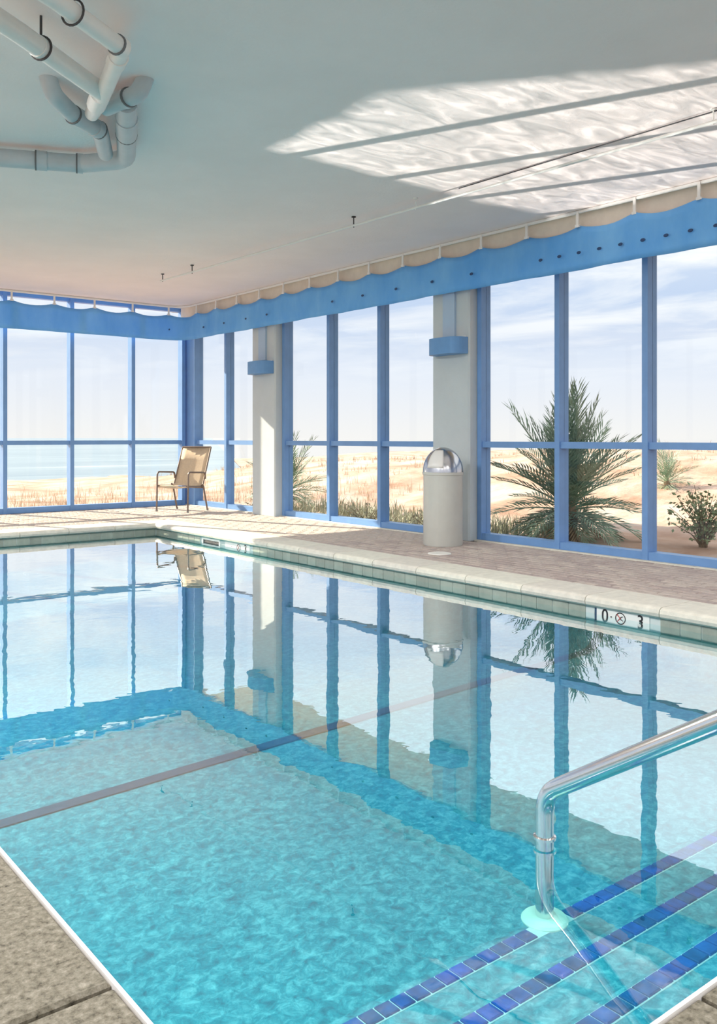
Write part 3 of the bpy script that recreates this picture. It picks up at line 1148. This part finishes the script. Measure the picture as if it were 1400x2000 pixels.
# ================================================================== FURNISHINGS
# ---- blue cloth valance
val = empty('fabric_valance', (XV, 0, 2.78))
tag(val, 'long blue fabric valance hanging along both window walls', 'valance')
pth = []
s = 0.0
yv = -4.0
while yv < YV - 0.3:
    pth.append((XV, yv, Vector((-1, 0, 0))))
    yv += 0.08
for p in arc((XV - 0.3, YV - 0.3, 0), (1, 0, 0), (0, 1, 0), 0.3, 0, PI / 2, 10):
    c = Vector((XV - 0.3, YV - 0.3, 0))
    pth.append((p.x, p.y, (c - p).normalized()))
xv = XV - 0.38
while xv > XL + 0.2:
    pth.append((xv, YV, Vector((0, -1, 0))))
    xv -= 0.08
vm = MB()
ln = 0.0
NZ = 6
CL = 0.64
for i, (x, y, nrm) in enumerate(pth):
    if i:
        ln += math.hypot(x - pth[i - 1][0], y - pth[i - 1][1])
    ph = (ln + 0.15) / CL
    ztop = 3.215 - 0.055 * abs(math.sin(PI * ph)) ** 0.8
    for k in range(NZ + 1):
        t = k / NZ
        wv = 0.012 * math.sin(ln * 5.1) * t + 0.008 * math.sin(ln * 13.0 + 2 * t) + 0.012 * math.sin(ln * 2.3 + 1)
        z = ztop + (2.78 - ztop) * t
        vm.v.append((x + nrm.x * wv - XV, y + nrm.y * wv, z - 2.78))
for i in range(len(pth) - 1):
    for k in range(NZ):
        a = i * (NZ + 1) + k
        vm.f.append((a, a + 1, a + NZ + 2, a + NZ + 1))
vo = vm.build('cloth_panel', M['fabric'], val, True)
so = vo.modifiers.new('thickness', 'SOLIDIFY')
so.thickness = 0.004
# hanging clips at the scallop peaks
clip_me = MB().box(-0.006, -0.014, 0, 0.006, 0.014, 0.145).box(-0.010, -0.024, -0.012, 0.010, 0.024, 0.012).mesh('clip', M['valance_clip'])
k = 1
ln_tot = 0.0
peaks = [j * CL - 0.15 for j in range(1, 60)]
acc = 0.0
pi_ = 0
for (a, b) in zip(pth, pth[1:]):
    seg = math.hypot(b[0] - a[0], b[1] - a[1])
    while pi_ < len(peaks) and acc <= peaks[pi_] < acc + seg:
        t = (peaks[pi_] - acc) / seg
        x, y = a[0] + (b[0] - a[0]) * t, a[1] + (b[1] - a[1]) * t
        nr = a[2]
        if y > 2.0:
            place('clip', clip_me, vo, (x - XV + nr.x * 0.012, y + nr.y * 0.012, 3.205 - 2.78), (0, 0, 0 if abs(nr.x) > 0.5 else PI / 2))
        pi_ += 1
    acc += seg
# eyelets
gm = MB()
gm.lathe([(0.0, 0.004), (0.022, 0.004), (0.026, 0.0), (0.0, 0.0)], 14)
gr_me = gm.mesh('eyelet', M['grommet'])
rotx = Matrix(((0, 0, -1), (1, 0, 0), (0, -1, 0))).to_euler()
for yv in [5.89 - 0.236 * i for i in range(14)] + [6.855, 7.48, 8.11, 8.75, 9.385, 10.97, 11.55, 12.2, 12.85]:
    place('eyelet', gr_me, vo, (-0.034, yv, 2.94 - 2.78), rotx, (1, 0.6, 1))
place('eyelet', gr_me, vo, (-0.28, YV - 0.075, 2.95 - 2.78), rotx, (1, 0.6, 1))

# ---- column sconces: half drums open at the top
def sconce(label, c):
    x0, y0, y1 = c
    ym = (y0 + y1) / 2 - 0.03
    root = empty('wall_sconce', (x0, ym, 2.09))
    tag(root, label, 'lamp', 'sconces on the wall columns')
    m_ = MB()
    A, B, H = 0.255, 0.20, 0.185
    n = 20
    prof = [(1.0, 0.0), (1.0, H), (0.95, H), (0.95, 0.02), (0.0, 0.02)]
    base = 0
    ring = []
    for fr_, z in prof:
        for k in range(n + 1):
            a = PI / 2 + PI * k / n
            # squarish half drum
            ca, sa = math.cos(a), math.sin(a)
            e = 0.62
            px = math.copysign(abs(ca) ** e, ca) * B * fr_
            py = math.copysign(abs(sa) ** e, sa) * A * fr_
            m_.v.append((px - 0.001, py, z))
    for i in range(len(prof) - 1):
        for k in range(n):
            a = i * (n + 1) + k
            m_.f.append((a, a + 1, a + n + 2, a + n + 1))
    m_.f.append(tuple(range(n + 1)))
    m_.build('shade', M['sconce'], root)
    MB().box(-0.008, -0.22, 0.01, -0.0005, 0.22, 0.20).build('back_plate', M['white_paint'], root)
    b = MB().lathe([(0.0, 0.0), (0.03, 0.01), (0.032, 0.06), (0.02, 0.10), (0.0, 0.11)], 12, (-0.09, 0, 0.03))
    b.build('bulb', M['white_paint'], root, True)
sconce('blue half-drum sconce on the column above the waste bin', COL2)
sconce('blue half-drum sconce on the sunlit column near the corner', COL1)

# ---- waste bin
CX, CY_, CR = 6.69, 6.93, 0.217
bin_ = empty('waste_bin', (CX, CY_, 0), 0)
tag(bin_, 'round cream waste bin with steel dome lid before the column', 'bin')
MB().lathe([(0.0, 0.0), (CR - 0.012, 0.0), (CR - 0.006, 0.012), (CR - 0.006, 0.755), (CR - 0.02, 0.765), (0, 0.765)], 40).build('body', M['can'], bin_, True)
MB().lathe([(CR - 0.006, 0.752), (CR + 0.004, 0.756), (CR + 0.004, 0.782), (CR - 0.006, 0.786)], 40).build('rim', M['can'], bin_, True)
HD = 0.265
dprof = [(CR * math.cos(t * PI / 2 / 12), 0.784 + HD * math.sin(t * PI / 2 / 12)) for t in range(13)]
dome = MB().lathe(dprof, 40).build('dome', M['can_dome'], bin_, True)
# push flap on the dome, facing the pool and the far wall
fm = MB()
fa0, fa1 = math.radians(176), math.radians(228)
R_ = CR * 1.012
for i in range(9):
    e = math.radians(10 + 52 * i / 8)
    for k in range(9):
        t = k / 8
        a = fa0 + (fa1 - fa0) * t
        fm.v.append((R_ * math.cos(e) * math.cos(a), R_ * math.cos(e) * math.sin(a), 0.784 + HD * 1.012 * math.sin(e)))
for i in range(8):
    for k in range(8):
        a = i * 9 + k
        fm.f.append((a, a + 1, a + 10, a + 9))
fo = fm.build('flap', M['flap'], dome, True)
so = fo.modifiers.new('thickness', 'SOLIDIFY')
so.thickness = 0.006

# ---- deck lid
lid = MB().lathe([(0.0, 0.006), (0.10, 0.006), (0.115, 0.003), (0.118, -0.004)], 28).build('skimmer_lid', M['lid'], None)
lid.location = (6.15, 6.42, 0.004)
tag(lid, 'small round white skimmer lid on the pavers before the bin', 'lid')

# ---- stainless handrail
hr = empty('pool_handrail', (RAIL_X, RAIL_Y, -0.37))
tag(hr, 'curved stainless steel handrail rising from the pool steps', 'handrail')
off = Vector((RAIL_X, RAIL_Y, -0.37))
def rel(pts):
    return [Vector(p) - off for p in pts]
rp = bend([(RAIL_X, RAIL_Y, -0.37), (RAIL_X, RAIL_Y, 0.03), (RAIL_X, 0.62, 0.80), (RAIL_X, 0.30, 0.80), (RAIL_X, 0.30, 0.0)], 0.11, 9)
rail_ = MB().tube(rel(rp), 0.0285, 18).build('rail', M['chrome'], hr, True)
MB().lathe([(0.029, 0.0), (0.036, 0.002), (0.036, 0.010), (0.029, 0.012)], 20, (0, 0, 0.255)).build('collar', M['chrome'], rail_, True)
MB().lathe([(0.0, 0.016), (0.035, 0.016), (0.068, 0.011), (0.074, 0.004), (0.074, 0.0)], 32).build('flange', M['flange'], hr, True)
MB().lathe([(0.0, 0.016), (0.035, 0.016), (0.068, 0.011), (0.074, 0.004), (0.074, 0.0)], 32, tuple(Vector((RAIL_X, 0.30, 0.0)) - off)).build('flange', M['flange'], hr, True)

# ---- sling armchair in the corner
ch = empty('patio_chair', (6.60, 12.72, 0), math.atan2(-0.46, -0.887))
tag(ch, 'beige sling patio armchair with bronze frame in the corner', 'chair')
W2 = 0.29
TR_ = 0.0135
for s in (-1, 1):
    y = s * W2
    # arm and front leg in one hoop
    af = MB().tube(bend([(0.27, y, 0.0), (0.25, y, 0.62), (-0.20, y, 0.60), (-0.21, y, 0.50)], 0.06, 6), TR_, 8).build('arm_frame', M['bronze'], ch, True)
    lg = MB().tube(bend([(-0.27, y, 0.0), (-0.16, y, 0.38), (-0.12, y, 0.42)], 0.05, 5), TR_, 8).build('leg', M['bronze'], ch, True)
    MB().tube(bend([(0.26, y * 0.93, 0.40), (-0.16, y * 0.93, 0.38), (-0.40, y * 0.93, 1.00)], 0.09, 8), TR_, 8).build('side_rail', M['bronze'], ch, True)
    for fx in (0.27, -0.27):
        MB().lathe([(0.0, 0.0), (0.018, 0.0), (0.018, 0.03), (0.0, 0.03)], 10, (fx, y, 0)).build('foot', M['rubber'], af if fx > 0 else lg)
MB().tube([(0.24, -W2, 0.385), (0.24, W2, 0.385)], 0.011, 8).build('stretcher', M['bronze'], ch, True)
MB().tube([(-0.17, -W2, 0.365), (-0.17, W2, 0.365)], 0.011, 8).build('stretcher', M['bronze'], ch, True)
MB().tube([(-0.40, -W2 * 0.93, 1.0), (-0.40, W2 * 0.93, 1.0)], TR_, 8).build('top_bar', M['bronze'], ch, True)
def sling(name, pts, sag):
    m_ = MB()
    for i, p in enumerate(pts):
        for k in range(7):
            t = k / 6
            dd = sag * math.sin(PI * t)
            m_.v.append((p[0] - (dd if name == 'back_sling' else 0), -W2 * 0.92 + 2 * W2 * 0.92 * t, p[1] - (dd if name == 'seat_sling' else 0)))
    for i in range(len(pts) - 1):
        for k in range(6):
            a = i * 7 + k
            m_.f.append((a, a + 1, a + 8, a + 7))
    o = m_.build(name, M['sling'], ch, True)
    q = o.modifiers.new('thickness', 'SOLIDIFY')
    q.thickness = 0.006
sling('seat_sling', [(0.265, 0.385), (0.25, 0.405), (0.05, 0.398), (-0.10, 0.39)], 0.02)
sling('back_sling', [(-0.10, 0.39), (-0.17, 0.42), (-0.22, 0.53), (-0.32, 0.79), (-0.395, 0.99)], 0.015)

# ---- ceiling pipes
def at(u, v, z):
    r = Vector((math.sin(YAW), math.cos(YAW), 0)) + Vector((math.cos(YAW), -math.sin(YAW), 0)) * ((u - 700) / F_PX) + Vector((0, 0, (HOR - v) / F_PX))
    return Vector((0, 0, CAM_H)) + r * ((z - CAM_H) / r.z)
sp = empty('sprinkler_pipe', (5.56, 4, 3.27))
tag(sp, 'thin white sprinkler pipe running along the ceiling', 'pipe')
o_ = Vector((5.56, 4, 3.27))
MB().tube([Vector((5.44, 11.1, 3.27)) - o_, Vector((5.74, -3.5, 3.27)) - o_], 0.0125, 10).build('pipe', M['pvc'], sp, True)
for yv in (11.05, 10.25, 7.0, 6.1, 3.2, 0.5):
    xv = 5.44 + (11.1 - yv) * 0.3 / 14.6
    MB().tube([Vector((xv, yv, ZC)) - o_, Vector((xv, yv, 3.25)) - o_], 0.006, 6).lathe([(0.0, 0.0), (0.022, 0.0), (0.022, -0.01), (0.0, -0.01)], 10, tuple(Vector((xv, yv, ZC)) - o_)).build('hanger', M['dark'] if yv in (7.0, 11.05, 10.25) else M['pvc'], sp)
tag(MB().tube([(5.60, 5.6, ZC - 0.012), (5.63, -3.0, ZC - 0.03)], 0.0042, 6).build('ceiling_cable', M['dark'], None), 'thin dark cable along the ceiling beside the sprinkler pipe', 'cable')

dp = empty('drain_pipes', tuple(at(200, 200, ZC)))
tag(dp, 'cluster of white and grey drain pipes with elbows on the ceiling', 'pipes')
do = Vector(dp.location)
def P(u, v, z):
    return at(u, v, z) - do
def pipe(name, pts, r, mat, bend_r=0.12, n=16):
    return MB().tube(bend(pts, bend_r, 8), r, n).build(name, mat, dp, True)
def sleeve(p0, p1, r, mat, name='coupling'):
    return MB().tube([p0, p1], r, 16).build(name, mat, dp, True)
ZG = 3.26
# grey main: from the left, round an elbow, towards the viewer
main = [P(-260, 292, ZG), P(0, 308, ZG), P(160, 320, ZG), P(247, 312, ZG), P(247, 200, ZG)]
pipe('main_pipe', main, 0.068, M['pvc_grey'], 0.22)
sleeve(P(70, 313, ZG), P(92, 315, ZG), 0.074, M['pvc_grey'])
sleeve(P(150, 319, ZG), P(162, 320, ZG), 0.074, M['pvc_grey'])
sleeve(P(247, 262, ZG), P(247, 230, ZG), 0.074, M['pvc_grey'])
# tee stub hanging off the main at the bend
pipe('branch_elbow', [P(92, 146, ZC + 0.02), P(104, 185, ZG), P(145, 226, ZG - 0.02), P(196, 256, ZG - 0.02), P(206, 300, ZG)], 0.055, M['pvc_grey'], 0.16)
sleeve(P(143, 224, ZG - 0.02), P(155, 231, ZG - 0.02), 0.061, M['pvc_grey'])
sleeve(P(183, 248, ZG - 0.02), P(194, 254, ZG - 0.02), 0.061, M['pvc_grey'])
pipe('ceiling_elbow', [P(284, 150, ZC + 0.02), P(272, 182, ZG), P(240, 196, ZG), P(205, 210, ZG - 0.01)], 0.055, M['pvc_grey'], 0.14)
sleeve(P(252, 190, ZG), P(244, 194, ZG), 0.061, M['pvc_grey'])
M['seam'] = plain('pipe_seam', (0.16, 0.17, 0.18), 0.6)
def ring(a, b, r, parent=None):
    d = (b - a).normalized() * 0.006
    MB().tube([a - d, a + d], r, 18).build('joint_ring', M['seam'], dp, True)
ring(P(143, 224, ZG - 0.02), P(155, 231, ZG - 0.02), 0.0625)
ring(P(194, 254, ZG - 0.02), P(183, 248, ZG - 0.02), 0.0625)
ring(P(252, 190, ZG), P(244, 194, ZG), 0.0625)
ring(P(247, 262, ZG), P(247, 230, ZG), 0.0755)
ring(P(150, 319, ZG), P(162, 320, ZG), 0.0755)
ring(P(70, 313, ZG), P(92, 315, ZG), 0.0755)
# white upper pair
ZP = 3.19
pipe('white_pipe', [P(-140, -52, ZP), P(40, 66, ZP), P(196, 178, ZP)], 0.054, M['pvc'])
pipe('white_pipe', [P(-60, -110, ZP), P(110, 0, ZP), P(238, 94, ZP), P(196, 196, ZP - 0.01), P(180, 222, ZG - 0.02)], 0.047, M['pvc'], 0.07)
sleeve(P(228, 87, ZP), P(239, 95, ZP), 0.054, M['pvc'])
sleeve(P(232, 110, ZP), P(226, 124, ZP), 0.054, M['pvc'])
sleeve(P(72, 89, ZP), P(86, 99, ZP), 0.058, M['pvc'])
sleeve(P(196, 184, ZP), P(188, 205, ZP), 0.058, M['pvc'])
ring(P(228, 87, ZP), P(239, 95, ZP), 0.0555)
for (u, v) in ((80, 94), (142, 24)):
    c = P(u, v, ZP)
    d = (P(u + 10, v + 7, ZP) - c).normalized()
    w = Vector((0, 0, 1))
    sd_ = d.cross(w).normalized()
    pts = [c + (sd_ * math.cos(a) + w * math.sin(a)) * 0.062 for a in [PI * 0.5 + 2 * PI * i / 20 for i in range(21)]]
    MB().tube(pts, 0.006, 6).tube([c + w * 0.062, c + w * (ZC - ZP)], 0.007, 6).build('pipe_hanger', M['dark'], dp)

# ---- added fill lamps, out of view, to brighten the hall
M['fill_glow'], _nt, _out = new_mat('fill_diffuser')
_e = _nt.nodes.new('ShaderNodeEmission')
_e.inputs[0].default_value = (1.0, 0.97, 0.92, 1)
_e.inputs[1].default_value = 3.0
_nt.links.new(_e.outputs[0], _out.inputs[0])
FILL_W = 37.0
def fill_lamp(x, y, label, watts):
    root = empty('fill_lamp', (x, y, ZC))
    tag(root, label, 'lamp', 'added fill lamps out of view')
    MB().box(-0.62, -0.16, -0.09, 0.62, 0.16, 0.0).build('housing', M['white_paint'], root)
    MB().box(-0.59, -0.135, -0.105, 0.59, 0.135, -0.0905).build('diffuser', M['fill_glow'], root)
    ld = bpy.data.lights.new('fill_light', 'AREA')
    ld.shape = 'RECTANGLE'
    ld.size, ld.size_y = 1.16, 0.26
    ld.energy = watts
    ld.color = (1.0, 0.97, 0.94)
    lo = bpy.data.objects.new('fill_light', ld)
    COL.objects.link(lo)
    lo.parent = root
    lo.location = (0, 0, -0.115)
for x, y, k, label in (
        (-1.4, 3.4, 1.2, 'added white fill lamp above the left deck beside the pool'),
        (-1.4, 0.4, 1.0, 'added white fill lamp above the left deck behind the viewer'),
        (1.5, 1.5, 1.0, 'added white fill lamp above the near left pool corner'),
        (1.5, -1.5, 1.0, 'added white fill lamp at the back behind the pool end'),
        (4.4, -0.4, 1.0, 'added white fill lamp above the handrail end of the deck'),
        (4.4, -3.0, 1.0, 'added white fill lamp at the far rear right of the hall'),
        (0.1, 5.0, 3.0, 'added white fill lamp above the middle of the left pool edge'),
        (0.5, 7.4, 3.4, 'added white fill lamp above the far left end of the pool')):
    fill_lamp(x, y, label, FILL_W * k)
